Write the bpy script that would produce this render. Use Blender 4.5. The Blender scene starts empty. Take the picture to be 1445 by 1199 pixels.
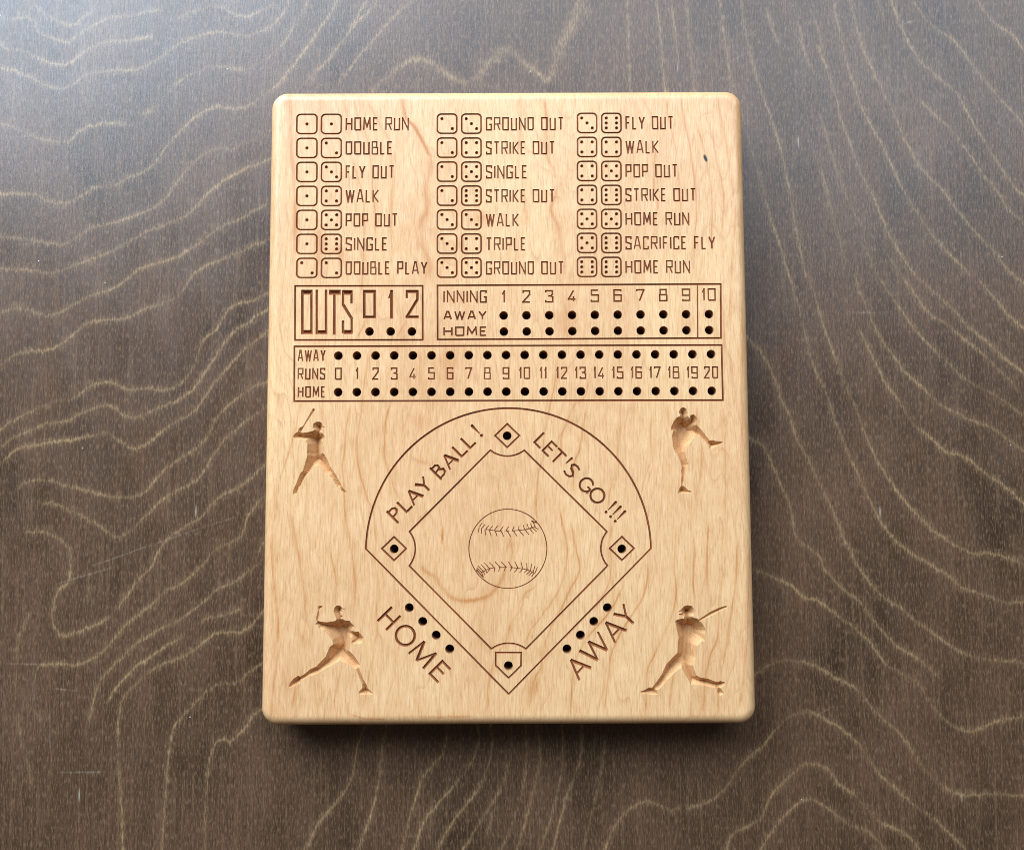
import bpy, math
import numpy as np
from mathutils import Matrix, Vector

rng = np.random.default_rng(7)
C = bpy.context.scene.collection
scn = bpy.context.scene

# ------------------------------------------------------------------ camera
IMG_W, IMG_H = 1445.0, 1199.0          # size of the photograph the traces below were read from
FPX = 1300.0                           # focal length in photograph pixels
S = 0.256e-3                           # metres per traced unit on the board's top
T = 0.019                              # board thickness
TILT = math.radians(4.4)
ROLL = 0.0036
DIST = FPX * S
fwd = np.array([0, math.sin(TILT), -math.cos(TILT)])
R0 = np.array([1.0, 0, 0]); U0 = np.array([0, math.cos(TILT), math.sin(TILT)])
cr, sr = math.cos(ROLL), math.sin(ROLL)
RIGHT = cr * R0 - sr * U0
UP = sr * R0 + cr * U0
EYE = np.array([0, 0, T]) - DIST * fwd

cam_d = bpy.data.cameras.new('camera')
cam = bpy.data.objects.new('camera', cam_d); C.objects.link(cam)
cam.matrix_world = Matrix(((RIGHT[0], UP[0], -fwd[0], EYE[0]), (RIGHT[1], UP[1], -fwd[1], EYE[1]),
                           (RIGHT[2], UP[2], -fwd[2], EYE[2]), (0, 0, 0, 1)))
cam_d.sensor_fit = 'HORIZONTAL'
cam_d.angle = 2 * math.atan(IMG_W / 2 / FPX)
cam_d.clip_start = 0.01; cam_d.clip_end = 20
scn.camera = cam

# ------------------------------------------------------------------ light
world = bpy.data.worlds.new('World'); scn.world = world
world.use_nodes = True
bg = world.node_tree.nodes['Background']
bg.inputs[0].default_value = (1.0, 0.86, 0.70, 1); bg.inputs[1].default_value = 0.09

def window_light(name, loc, target, sx, sy, watts, col):
    d = bpy.data.lights.new(name, 'AREA'); d.shape = 'RECTANGLE'; d.size = sx; d.size_y = sy
    d.energy = watts; d.color = col
    o = bpy.data.objects.new(name, d); C.objects.link(o)
    o.location = loc
    o.rotation_euler = (Vector(target) - Vector(loc)).to_track_quat('-Z', 'Y').to_euler()
    return o
window_light('window_light', (-0.80, 1.08, 0.82), (0, 0, 0), 1.0, 1.3, 66, (0.66, 0.82, 1.0))
window_light('window_light', (0.35, 1.05, 1.15), (0, 0, 0), 1.7, 1.1, 32, (0.68, 0.83, 1.0))

scn.view_settings.view_transform = 'Standard'
scn.view_settings.look = 'None'
scn.view_settings.exposure = 0.0
scn.view_settings.gamma = 1.0
scn.view_settings.use_curve_mapping = False
scn.render.engine = 'CYCLES'
scn.cycles.max_bounces = 8
scn.cycles.diffuse_bounces = 5
scn.cycles.use_denoising = False
scn.cycles.filter_width = 0.9

# ------------------------------------------------------------------ tracing: photograph point -> point on a plane
def unproject(p, z):
    p = np.asarray(p, float).reshape(-1, 2)
    d = fwd[None] + ((p[:, :1] - IMG_W / 2) / FPX) * RIGHT[None] - ((p[:, 1:] - IMG_H / 2) / FPX) * UP[None]
    t = (z - EYE[2]) / d[:, 2:]
    return EYE[None, :2] + t * d[:, :2]
def U(p):                                # to board units (x right, y up), on the board's top
    return unproject(p, T) / S
def crop(pts, ox, oy, sc):
    a = np.asarray(pts, float).reshape(-1, 2)
    return a / sc + np.array([ox, oy])

# board outline in units
RF = 15.0                                # edge round-over radius
RC = 24.0                                # corner radius in plan
zo = T - 0.70 * RF * S
BX0 = unproject((376.2, 590), zo)[0, 0] / S
BX1 = unproject((1056.5, 590), zo)[0, 0] / S
BY1 = unproject((715, 131.0), zo)[0, 1] / S
BY0 = unproject((717, 1021.5), zo)[0, 1] / S
BCX, BCY = (BX0 + BX1) / 2, (BY0 + BY1) / 2
print('board units', BX1 - BX0, BY1 - BY0, 'metres', (BX1 - BX0) * S, (BY1 - BY0) * S)

# ------------------------------------------------------------------ wood figure: traced growth lines
def smooth(p, step=2.0):
    p = np.asarray(p, float)
    if len(p) < 3:
        q = p
    else:
        P = np.vstack([2 * p[0] - p[1], p, 2 * p[-1] - p[-2]])
        out = []
        for i in range(1, len(P) - 2):
            n = max(2, int(np.hypot(*(P[i + 1] - P[i])) / step))
            t = np.linspace(0, 1, n, endpoint=False)[:, None]
            a, b, c, d = P[i - 1], P[i], P[i + 1], P[i + 2]
            out.append(0.5 * ((2 * b) + (c - a) * t + (2 * a - 5 * b + 4 * c - d) * t ** 2 + (3 * b - a - 3 * c + d) * t ** 3))
        out.append(P[-2][None])
        q = np.vstack(out)
    L = np.concatenate([[0], np.cumsum(np.hypot(*np.diff(q, axis=0).T))])
    n = max(2, int(L[-1] / step) + 1)
    s = np.linspace(0, L[-1], n)
    return np.stack([np.interp(s, L, q[:, 0]), np.interp(s, L, q[:, 1])], 1)

def fig_raster(lines, x0, y0, nx, ny, h, jag):
    """strength of the figure (0..1) on a raster; lines: (points, core width, halo width, strength)"""
    img = np.zeros((ny, nx), np.float32)
    for pts, core, halo, stg in lines:
        q = smooth(pts, 2.0 * h if h > 1 else 1.6)
        n = len(q)
        slow = np.interp(np.arange(n), np.arange(0, n + 12, 6), rng.normal(0, 1, len(np.arange(0, n + 12, 6))))
        q = q + np.stack([rng.normal(0, .25, n) * jag, (rng.normal(0, .8, n) + .5 * slow) * jag], 1)
        mod = np.clip(1 + 0.35 * np.interp(np.arange(n), np.arange(0, n + 40, 20), rng.normal(0, 1, len(np.arange(0, n + 40, 20)))), .35, 1.5)
        fade = np.clip(np.minimum(np.arange(n), np.arange(n)[::-1]) / 8.0, 0.0, 1)
        m = int(3 * max(core, halo) / h) + 2
        for k in range(n - 1):
            a, b = q[k], q[k + 1]
            i0 = int((min(a[0], b[0]) - x0) / h) - m; i1 = int((max(a[0], b[0]) - x0) / h) + m
            j0 = int((min(a[1], b[1]) - y0) / h) - m; j1 = int((max(a[1], b[1]) - y0) / h) + m
            i0 = max(i0, 0); j0 = max(j0, 0); i1 = min(i1, nx); j1 = min(j1, ny)
            if i0 >= i1 or j0 >= j1: continue
            X = x0 + np.arange(i0, i1)[None] * h; Y = y0 + np.arange(j0, j1)[:, None] * h
            e = b - a; L2 = max(e @ e, 1e-9)
            t = np.clip(((X - a[0]) * e[0] + (Y - a[1]) * e[1]) / L2, 0, 1)
            d2 = (X - a[0] - t * e[0]) ** 2 + (Y - a[1] - t * e[1]) ** 2
            v = stg * mod[k] * fade[k] * (0.78 * np.exp(-d2 / core ** 2) + 0.22 * np.exp(-d2 / halo ** 2))
            w = img[j0:j1, i0:i1]
            np.maximum(w, v, out=w)
    return img
def bilinear(img, x0, y0, h, X, Y):
    fx = np.clip((X - x0) / h, 0, img.shape[1] - 1.001); fy = np.clip((Y - y0) / h, 0, img.shape[0] - 1.001)
    i = fx.astype(int); j = fy.astype(int); a = fx - i; b = fy - j
    return (img[j, i] * (1 - a) * (1 - b) + img[j, i + 1] * a * (1 - b) + img[j + 1, i] * (1 - a) * b + img[j + 1, i + 1] * a * b).astype(np.float32)

# table lines: crop origin, scale, list of polylines
TL = []
def tl(ox, oy, sc, *lines, core=1.15, halo=5.5, stg=1.0):
    for l in lines:
        TL.append((crop(l, ox, oy, sc), core, halo, stg))
tl(0, 0, 3.0,
   (40,90,80,75,140,90,170,140,230,165,290,180,320,155,370,125,420,95,480,75,560,65,620,50,690,45),
   (140,5,165,40,240,85,310,105,350,75,400,40),
   (-60,160,0,185,40,212,100,218,160,245,220,270,290,270,340,230,400,195,470,175,560,170,660,152),
   (-60,275,0,290,60,300,130,330,190,360,250,375,310,360,350,325,420,305,500,295,560,300,640,270,700,230,760,185,830,155,920,135,1000,148,1060,150,1120,125,1170,95,1210,40,1235,-40),
   (730,95,780,65,850,40,930,30,980,55,1040,70,1100,50,1170,15),
   (700,410,740,360,800,320,870,290,940,280,1020,298,1090,270,1150,235,1210,170,1250,100,1290,40,1310,-30),
   (-60,500,0,520,60,540,130,570,210,595,290,598,340,555,400,530,470,522,560,528),
   (-60,815,0,820,80,820,150,825,200,850,260,860,320,845,390,800,470,790,540,755,600,735,650,695,700,630,750,570,810,510,870,470,930,455,1000,460,1060,440,1120,400,1180,355,1240,280,1300,200,1360,110,1410,40,1435,-30),
   (-60,1000,0,1003,90,1010,180,1025,260,1035,320,1005,390,965,480,945,560,915,640,885,700,840,750,770,800,710,860,655,920,630,1000,625,1060,595,1135,555,1250,500),
   (-60,1140,0,1140,90,1140,160,1150,220,1158,300,1130,380,1100,480,1060,560,1015,640,975,720,945,800,905,860,840,900,800,970,750,1050,710,1140,675,1260,620),
   (1280,370,1330,310,1400,240,1439,190,1500,110,1570,40,1600,0))
tl(0, 0, 3.0, (590,495,620,475,665,450), (0,50,30,95), (960,0,1010,10), (640,50,690,42), core=3, halo=8, stg=.55)
tl(0, 400, 2.9975,
   (-60,130,0,120,60,105,120,112,200,135,260,120,330,80,400,45,470,25,512,0,600,-65,700,-95,770,-120,840,-170,920,-230,1010,-270,1080,-310,1140,-340),
   (-60,390,0,350,50,310,130,285,210,280,280,240,330,200,380,165,450,155,540,145,600,110,680,88,750,55,790,0,830,-50,900,-85,980,-120,1060,-155,1140,-190),
   (-60,650,0,615,60,580,130,540,200,510,260,490,310,490,370,440,430,420,490,422,550,450,620,440,690,450,750,435,800,385,830,320,860,240,910,200,960,120,1010,85,1070,70,1137,35,1220,0),
   (-60,720,0,690,60,650,140,615,210,590,290,580,350,545,420,520,470,518,520,555,570,570,630,545,700,515,760,490,820,445,870,370,910,310,950,250,1000,195,1050,170,1080,140,1137,108,1220,60),
   (0,770,40,725,80,695,150,685,230,670,330,655,400,640,460,635,510,670,560,695,600,690,660,650,710,605,770,570,830,535,880,460,930,395,990,325,1040,275,1090,235,1137,195,1220,130),
   (60,880,100,845,150,830,220,832,270,855,340,870,400,885,470,900,540,905,610,885,650,835,700,785,770,735,840,690,880,640,920,565,980,505,1040,460,1080,435,1137,410,1220,360),
   (160,935,220,930,290,955,360,990,430,1030,490,1072,540,1050,600,1000,670,930,740,880,820,840,870,780,920,700,970,640,1030,590,1080,555,1137,520,1220,480),
   (480,1389,530,1330,580,1260,640,1199,660,1150,700,1090,770,1035,850,985,910,920,970,880,1040,840,1080,800,1130,760,1220,700),
   (1080,1170,1120,1080,1200,950))
tl(0, 800, 3.004,
   (80,-145,180,-150,240,-125,285,-90,300,-50,298,0,290,60,250,100,225,170,225,240,265,290,320,275,400,245,480,205),
   (140,430,200,410,260,408,320,415,390,390,430,360,480,310,530,250,600,190,650,155,700,100,760,75,850,0,910,-70,970,-100,1020,-130,1050,-210,1090,-270,1130,-310),
   (375,660,395,570,420,490,470,430,520,380,570,330,640,285,700,250,760,225,820,180,880,130,930,90,1000,60,1060,15,1120,-40),
   (445,610,470,540,520,480,580,420,650,370,710,330,780,300),
   (850,245,890,210,960,200,1050,160),
   (530,1260,520,1199,515,1000,500,800,505,620,530,545,580,490,640,440,700,405,780,380,850,330,900,290,960,275,1020,275,1070,240,1110,195,1180,130),
   (680,1260,685,1199,700,1000,715,800,735,690,770,640,820,580,880,525,930,495,1000,490,1050,450,1110,405,1180,360),
   (870,1260,870,1199,870,1000,885,850,905,760,945,725,980,735,1030,690,1070,630,1110,600,1180,560),
   (1250,1260,1300,1180,1340,1100,1400,1030,1442,980))
tl(0, 800, 3.004, (65,540,75,340,100,250,135,190), (75,600,90,740,125,850,130,950), (140,600,170,650,190,720), (380,0,375,90,370,160), stg=.55, core=2.4)
tl(360, 980, 2.258,
   (130,560,165,490,200,410,260,340,310,260,325,170,350,100,370,40), (310,560,330,490,370,380,395,270,405,170,418,100,425,40),
   (440,560,465,490,500,370,530,270,560,230,600,185,612,110,615,40), (480,560,508,490,540,400,590,340,640,280,690,210,712,150,710,110,700,40),
   (540,560,580,490,640,390,710,300,745,220,755,150,750,100,745,40),
   (1080,560,1120,480,1150,410,1200,360,1255,340,1320,365,1366,355))
tl(360, 980, 2.258,
   (630,560,665,490,720,400,770,320,800,250,815,170,812,60), (730,470,770,340), (760,540,785,490,820,410,850,310,865,200,860,60),
   (820,540,835,490,870,370,895,270,907,190,897,60), (890,540,910,490,945,380,970,280,980,180,978,60),
   (940,540,955,470,985,350,1020,250,1040,180,1040,60), (1030,540,1050,470,1085,330,1110,200,1115,120), core=1.5, halo=4, stg=.75)
tl(965, 800, 3.004,
   (0,1030,60,1010,120,985,180,930,220,870,270,810,330,760,380,700,440,640,490,620,540,615,610,650,680,690,740,750,790,820,840,890,910,950,980,1010,1060,1070,1130,1130,1190,1190,1260,1260),
   (250,490,310,450,370,410,440,395,520,405,580,430,650,475,720,505,770,560,830,630,900,690,950,750,1000,830,1060,895,1110,935,1180,965,1300,960,1442,968,1560,975),
   (150,1260,180,1190,210,1130,270,1100,330,1050,370,970,430,905,480,860,530,830,600,850,660,920,730,970,780,1030,840,1080,920,1120,980,1170,1040,1260),
   (290,1260,330,1190,380,1110,430,1050,480,1005,530,985,590,1010,650,1050,710,1095,780,1120,850,1190,900,1260),
   (280,5,350,30,440,70,510,125,570,140,640,195,720,255,780,310,840,390,880,430,940,455,1000,500,1050,580,1110,650,1190,690,1260,680,1340,650,1442,635,1560,600))
tl(1045, 400, 2.9975,
   (0,200,40,240,100,310,140,390,170,480,210,570,240,660,290,750,340,860,390,960,430,1060,480,1160,510,1210,560,1280,610,1330,670,1365,720,1410,790,1460,860,1510,920,1550,1000,1582,1090,1592,1200,1600,1330,1603),
   (205,-60,215,0,250,110,280,240,310,350,360,460,400,580,440,680,490,790,540,900,590,1000,660,1090,740,1150,820,1199,900,1250,950,1290,1030,1315,1110,1349,1200,1345,1320,1365),
   (285,-60,300,0,340,140,380,260,430,390,480,510,530,640,580,750,650,860,720,950,800,1030,880,1090,980,1140,1060,1140,1190,1180,1300,1200),
   (480,-40,500,20,545,130,590,230,650,310,700,380,760,430,830,500,920,550,970,575,1050,605,1120,650,1199,710,1300,780),
   (500,180,520,230,570,330,620,430,680,510,730,590,800,650,870,710,960,740,1030,800,1110,850,1199,930,1300,1010),
   (580,-40,610,10,670,100,750,210,830,290,910,370,990,430,1080,475,1199,560,1300,620),
   (680,-30,720,20,790,120,870,170,950,240,1040,310,1100,370,1175,445), (750,-20,790,10,880,90,960,180,1040,245,1110,310,1199,380,1300,450),
   (1000,-20,1020,0,1090,80,1150,150,1199,190,1300,270),
   (0,640,50,660,100,690,140,780,185,880,215,960,230,1060,280,1110,330,1150,360,1210,430,1290,500,1340,560,1420,640,1515,700,1552,770,1600,840,1670))
tl(965, 0, 2.998,
   (150,-50,150,0,170,150,190,280,205,380,215,500), (235,-60,240,0,265,150,300,300,350,450,395,580,430,720,455,860,480,1000,510,1130,520,1199),
   (270,560,290,650,330,780,360,900,400,1020,440,1150,450,1199),
   (560,180,600,280,640,400,670,520,710,620,750,740,800,830,850,950,920,1080,1000,1190),
   (640,0,640,50,670,180,700,300,740,420,780,510,830,600,870,680,920,790,980,890,1050,990,1130,1080,1220,1170),
   (700,-40,710,30,750,180,800,300,850,400,900,510,940,600,1010,720,1090,800,1150,880,1230,980,1310,1060,1370,1140,1439,1199,1560,1300),
   (860,-40,880,10,910,90,950,180,1010,270,1090,340,1160,400,1200,480,1260,580,1330,690,1390,780,1439,830,1560,940),
   (940,-50,975,10,1020,80,1080,130,1150,180,1210,260,1280,350,1350,430,1439,530,1560,660),
   (1210,-50,1240,0,1280,60,1340,120,1390,150,1439,210,1560,340), (990,420,1070,490,1140,560,1200,640,1260,730,1320,800,1370,880,1439,950,1560,1080), stg=.85)
tl(965, 0, 2.998, (5,-60,10,0,25,200,45,380,50,500), (340,20,370,100,400,200), (480,70,510,220,540,300), (540,30,580,170,600,240), (815,-30,850,90),
   (540,600,590,750,620,880,660,1020,690,1130), (570,470,640,700,700,860,760,960), (750,1000,790,1100,830,1190), (870,1080,920,1180), stg=.45, core=2.2)
tl(480, 0, 3.01, (-60,280,0,190,50,110,90,40,130,-30), (-40,390,0,350,80,240,160,150,240,60,310,0,350,-40), (1220,-40,1220,0,1225,150,1230,380,1235,450), (1345,-30,1345,0,1360,150,1380,380,1390,450), (1405,0,1440,280), stg=.8)
tl(480, 0, 3.01, (130,420,140,385,190,340,250,290,310,255,370,258,420,295,480,330,530,355,580,325,630,270,680,220,730,205,760,250,800,280,850,320,880,345,900,290,930,200,970,130,1000,60,1020,-30), core=3.4, halo=9, stg=.8)
tl(480, 0, 3.01, (880,345,905,290,940,190,985,110,1020,10), (640,260,700,215,740,215), (770,265,830,300), (1035,-20,1050,80), core=8, halo=12, stg=.55)

# board lines
BL = []
def bl(ox, oy, sc, *lines, core=.9, halo=4.5, stg=.66):
    for l in lines:
        BL.append((U(crop(l, ox, oy, sc)), core, halo, stg))
A_, B_, C_, D_ = (370, 120, 3.997), (710, 120, 3.997), (370, 420, 3.997), (710, 420, 3.997)
E_, F_ = (370, 720, 3.931), (710, 720, 3.931)
bl(*A_, (150,30,155,60,160,200,165,350,175,500,185,650,188,800,190,950), core=3, halo=9, stg=.8)
bl(*A_, (325,60,330,300), (450,60,455,90,480,170,500,300), (515,50,520,90,545,200,590,300,610,420,620,560,635,700,640,850),
   (585,50,600,95,640,180,690,270,720,330,735,500,730,650,725,850,735,950), (500,400,540,520,570,650,575,800,570,1000,560,1199))
bl(*A_, (780,50,790,90,810,180,860,240,900,310,940,390,975,410), core=2.4, stg=.9)
bl(*A_, (940,390,950,470,920,580,930,700,895,780,905,900,940,1000,945,1090), core=4, halo=13, stg=.5)
bl(*A_, (320,780,325,1000,310,1100), (445,900,450,1050), (1100,850,1150,950), (1180,760,1230,750,1290,720), core=7, halo=14, stg=.45)
bl(*B_, (80,50,100,150,95,280,85,400), (225,60,230,90,245,180,240,300,255,420,290,490,300,600,270,700,310,800,320,880,340,980,345,1100), core=2.6, halo=9, stg=.52)
bl(*B_, (340,60,330,180), (530,60,550,150), (590,60,600,140), (920,60,930,170,960,300,985,420,990,520,1000,700,990,800), (1000,50,1020,200,1050,330,1070,480,1085,600,1090,750,1075,900,1070,1050),
   (1060,50,1085,200,1125,330,1150,440,1170,550,1180,700,1175,850,1170,950), (1140,50,1165,230,1190,350,1210,450,1235,560,1245,700,1235,830,1240,1000,1245,1230,1250,1500),
   (1205,50,1240,250,1270,400,1290,560,1310,700,1300,900,1290,1060,1280,1230,1280,1500,1290,1700), (1280,40,1295,200,1320,330,1335,600), (860,350,850,560,870,700,840,900),
   (350,500,300,540), (395,515,370,545), stg=.6)
bl(*B_, (120,600,125,760), (1140,340,1142,400), (100,740,110,790), core=4, stg=.5)
bl(*C_, (590,110,560,180,520,250), (815,120,780,190,755,240), (600,290,590,400,570,520,560,640,545,730,535,850,545,960,570,1060,600,1150,625,1199,640,1360,635,1460,655,1600,660,1680,645,1760,650,1860,625,1980),
   (500,590,490,650,470,760,465,870,450,950,460,1060,465,1199,480,1300,500,1400,515,1510,525,1620,520,1760), (215,590,195,700,170,800,150,880,120,960,95,1060,80,1199,60,1300),
   (725,590,700,680,690,800,690,900,720,1000,745,1080,790,1150), (95,500,90,640), (460,330,470,400), stg=.75)
bl(*C_, (820,880,880,920,950,940), (900,290,890,400,900,500), (790,640,800,780), (340,600,330,690), (185,1199,210,1120), stg=.5, core=2.5)
bl(*C_, (925,590,1000,600), (1050,300,1060,480), (830,650,900,740), core=12, halo=22, stg=.35)
bl(*D_, (350,40,360,130,340,230), (310,330,290,480,270,590,245,690,230,800,225,900,200,980,190,1080,185,1199,190,1260), (490,440,460,560,400,610,360,700,330,780,325,870,310,920),
   (470,610,450,740,430,860,400,940,395,1100), (660,590,660,720,640,900,630,1000,600,1100,590,1199), (730,590,720,760,740,830), (835,660,830,800,840,950,800,1080),
   (1245,610,1250,800,1255,1000,1250,1199,1235,1400), (1350,20,1350,300,1345,600,1350,900,1350,1199), (930,600,935,750), (1120,800,1115,1000,1075,1150), (990,110,1000,160), (1090,600,1095,780), stg=.65)
bl(*D_, (350,40,355,230), (1040,40,1045,200), core=10, halo=14, stg=.3)
bl(*E_, (170,0,175,100,200,230,215,350,235,480,240,620,215,750), (60,0,55,300,75,500,90,650,75,850,60,1050,50,1150), (625,780,600,880,580,980,565,1110), (430,870,420,960,400,1060,410,1120),
   (195,900,180,1010,165,1100), (310,900,330,1000,320,1090), (1376,600,1360,700,1290,830,1265,920,1250,1000,1250,1090,1200,1130), (370,200,390,290,410,400,405,520), (840,0,870,80), (450,1120,560,1150,700,1160), (700,1140,1000,1145,1180,1140), stg=.75)
bl(*E_, (870,300,910,340,960,370,1000,430,1050,480,1110,500,1180,495,1250,475,1300,430,1340,360,1350,300), core=2.6, halo=8, stg=.95)
bl(*E_, (1000,80,998,200), (900,90,900,150), (770,0,770,20), (1300,-60,1298,-30), core=1.3, halo=2.5, stg=1.1)
bl(*F_, (180,-40,185,0,190,60), (30,120,50,230,30,330), (310,-20,335,100,355,200,345,330,310,440,260,520,200,600,160,650,120,740), (375,60,400,200,425,300,415,360,370,440,330,530,280,620,250,690,220,780,210,870,170,950,145,1100),
   (180,380,175,425,120,460,100,540,60,600,20,680,-10,740), (600,80,590,200,600,300,580,420,500,560), (670,410,620,510,560,600,470,700,420,790,390,880,380,1000,375,1130),
   (800,280,800,380,770,490,720,570,650,680,600,800,580,950,560,1130), (960,80,950,300,960,450,940,570,890,690,840,800,800,900,790,1130), (1060,180,1055,400,1065,500), (1140,50,1130,300,1140,500),
   (1230,300,1200,480,1190,700,1150,800,1120,950,1110,1130), (1300,150,1290,400,1265,560,1230,800,1200,950,1190,1130), (1370,200,1360,500,1350,750,1330,950,1310,1090), (950,880,930,1000,925,1120), stg=.75)
bl(*F_, (240,740,215,830), (180,900,150,1050), (40,130,45,230), core=7, halo=12, stg=.5)

fx0, fy0, fnx, fny = BX0 - 6, BY0 - 6, int((BX1 - BX0 + 14) / .6), int((BY1 - BY0 + 14) / .6)
BFIG = fig_raster(BL, fx0, fy0, fnx, fny, 0.6, 0.55)
def board_fig(X, Y):
    return bilinear(BFIG, fx0, fy0, 0.6, X, Y)

# ------------------------------------------------------------------ materials
def nodes(name):
    m = bpy.data.materials.new(name); m.use_nodes = True
    nt = m.node_tree
    for n in list(nt.nodes): nt.nodes.remove(n)
    out = nt.nodes.new('ShaderNodeOutputMaterial'); b = nt.nodes.new('ShaderNodeBsdfPrincipled')
    nt.links.new(b.outputs[0], out.inputs[0])
    def N(t, **k):
        n = nt.nodes.new(t)
        for a, v in k.items():
            if a == 'ins':
                for i, x in v.items(): n.inputs[i].default_value = x
            else: setattr(n, a, v)
        return n
    def L(a, b_): nt.links.new(a, b_)
    return m, b, N, L
def noise(N, L, vec, scale3, scale, detail=4.0, rough=.55):
    mp = N('ShaderNodeMapping'); L(vec, mp.inputs[0]); mp.inputs['Scale'].default_value = scale3
    n = N('ShaderNodeTexNoise'); n.inputs['Scale'].default_value = scale; n.inputs['Detail'].default_value = detail
    n.inputs['Roughness'].default_value = rough
    L(mp.outputs[0], n.inputs['Vector'])
    return n.outputs['Fac']
def rng_map(N, L, v, a, b, c, d):
    n = N('ShaderNodeMapRange'); n.clamp = True
    L(v, n.inputs[0])
    for i, x in enumerate((a, b, c, d)): n.inputs[i + 1].default_value = x
    return n.outputs[0]
def math_(N, L, op, a, b):
    n = N('ShaderNodeMath'); n.operation = op
    for i, x in enumerate((a, b)):
        if hasattr(x, 'links'): L(x, n.inputs[i])
        else: n.inputs[i].default_value = x
    return n.outputs[0]
def mix(N, L, f, a, b, mode='MIX'):
    n = N('ShaderNodeMix'); n.data_type = 'RGBA'; n.blend_type = mode
    for k, x in ((0, f), (6, a), (7, b)):
        if hasattr(x, 'links'): L(x, n.inputs[k])
        else: n.inputs[k].default_value = x if not isinstance(x, tuple) else (*x, 1)
    return n.outputs[2]

def cherry(name, tint=(1, 1, 1), rough=.5, shade_patch=0.0):
    m, b, N, L = nodes(name)
    tc = N('ShaderNodeTexCoord').outputs['Object']
    fig = N('ShaderNodeAttribute', attribute_name='figure').outputs['Fac']
    fine = noise(N, L, tc, (1.0, .075, 1.0), 2700, 3, .7)        # pores drawn out along the grain
    mid = noise(N, L, tc, (1.0, .14, 1.0), 700, 5, .7)
    broad = noise(N, L, tc, (1.0, .35, 1.0), 32, 3, .5)
    mott = noise(N, L, tc, (1.0, .6, 1.0), 230, 3, .5)
    col = mix(N, L, rng_map(N, L, broad, .3, .7, 0, 1), (.62, .325, .145), (.735, .445, .21))
    col = mix(N, L, rng_map(N, L, mid, .38, .70, 0, .42), col, (.57, .275, .105))
    col = mix(N, L, rng_map(N, L, mott, .42, .7, 0, .36), col, (.79, .48, .245))
    col = mix(N, L, rng_map(N, L, fine, .52, .72, 0, .62), col, (.40, .18, .065))
    col = mix(N, L, rng_map(N, L, fine, .46, .28, 0, .45), col, (.86, .60, .35))
    # faint growth lines between the strong ones
    sp = N('ShaderNodeSeparateXYZ'); L(tc, sp.inputs[0])
    warp = noise(N, L, tc, (1.0, .22, 1.0), 24, 3, .5)
    g = math_(N, L, 'FRACT', math_(N, L, 'ADD', math_(N, L, 'MULTIPLY', sp.outputs[0], 1 / (15 * S)), math_(N, L, 'MULTIPLY', warp, 26.0)), 0)
    g = math_(N, L, 'MULTIPLY', rng_map(N, L, g, .55, .97, 0, 1), rng_map(N, L, g, .97, 1.0, 1, 0))
    g = math_(N, L, 'MULTIPLY', math_(N, L, 'POWER', g, 3.0), rng_map(N, L, mott, .35, .65, .12, .5))
    col = mix(N, L, g, col, (.46, .20, .07))
    f2 = math_(N, L, 'MULTIPLY', fig, rng_map(N, L, fine, .3, .7, .75, 1.25))
    col = mix(N, L, math_(N, L, 'MULTIPLY', f2, .90), col, (.47, .165, .04))
    # the small dark pin knot
    k = U((995.5, 223.5))[0]
    mp = N('ShaderNodeMapping'); L(tc, mp.inputs[0])
    mp.inputs['Location'].default_value = (-(k[0] - BCX) * S, -(k[1] - BCY) * S, 0)
    sep = N('ShaderNodeSeparateXYZ'); L(mp.outputs[0], sep.inputs[0])
    kx = math_(N, L, 'MULTIPLY', math_(N, L, 'ADD', sep.outputs[0], math_(N, L, 'MULTIPLY', sep.outputs[1], .3)), 1 / (2.0 * S)); ky = math_(N, L, 'MULTIPLY', sep.outputs[1], 1 / (4.5 * S))
    kk = math_(N, L, 'ADD', math_(N, L, 'MULTIPLY', kx, kx), math_(N, L, 'MULTIPLY', ky, ky))
    col = mix(N, L, rng_map(N, L, kk, .6, 2.4, 1, 0), col, (.012, .004, .002))
    if shade_patch:  # painted groove shade, made uneven by random darker patches
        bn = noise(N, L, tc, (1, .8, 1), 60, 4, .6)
        col = mix(N, L, 1.0, col, mix(N, L, rng_map(N, L, bn, .35, .65, 0, 1), tint, tuple(x * shade_patch for x in tint)), 'MULTIPLY')
    else:
        col = mix(N, L, 1.0, col, tint, 'MULTIPLY')
    L(col, b.inputs['Base Color'])
    b.inputs['Roughness'].default_value = rough
    b.inputs['Specular IOR Level'].default_value = .5
    bp = N('ShaderNodeBump'); bp.inputs['Strength'].default_value = .25; bp.inputs['Distance'].default_value = .00006
    L(math_(N, L, 'MULTIPLY', fine, -1), bp.inputs['Height']); L(bp.outputs[0], b.inputs['Normal'])
    return m
MAT_CHERRY = cherry('oiled cherry wood', rough=.37)
MAT_GROOVE = cherry('shade-darkened cut cherry', (.42, .20, .09), .65, .60)  # cut wood, darkened further with groove shade painted into its colour
MAT_CARVE = cherry('carved cherry', (.90, .84, .76), .5)
MAT_HOLE = cherry('drilled cherry', (.35, .25, .2), .8)

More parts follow.
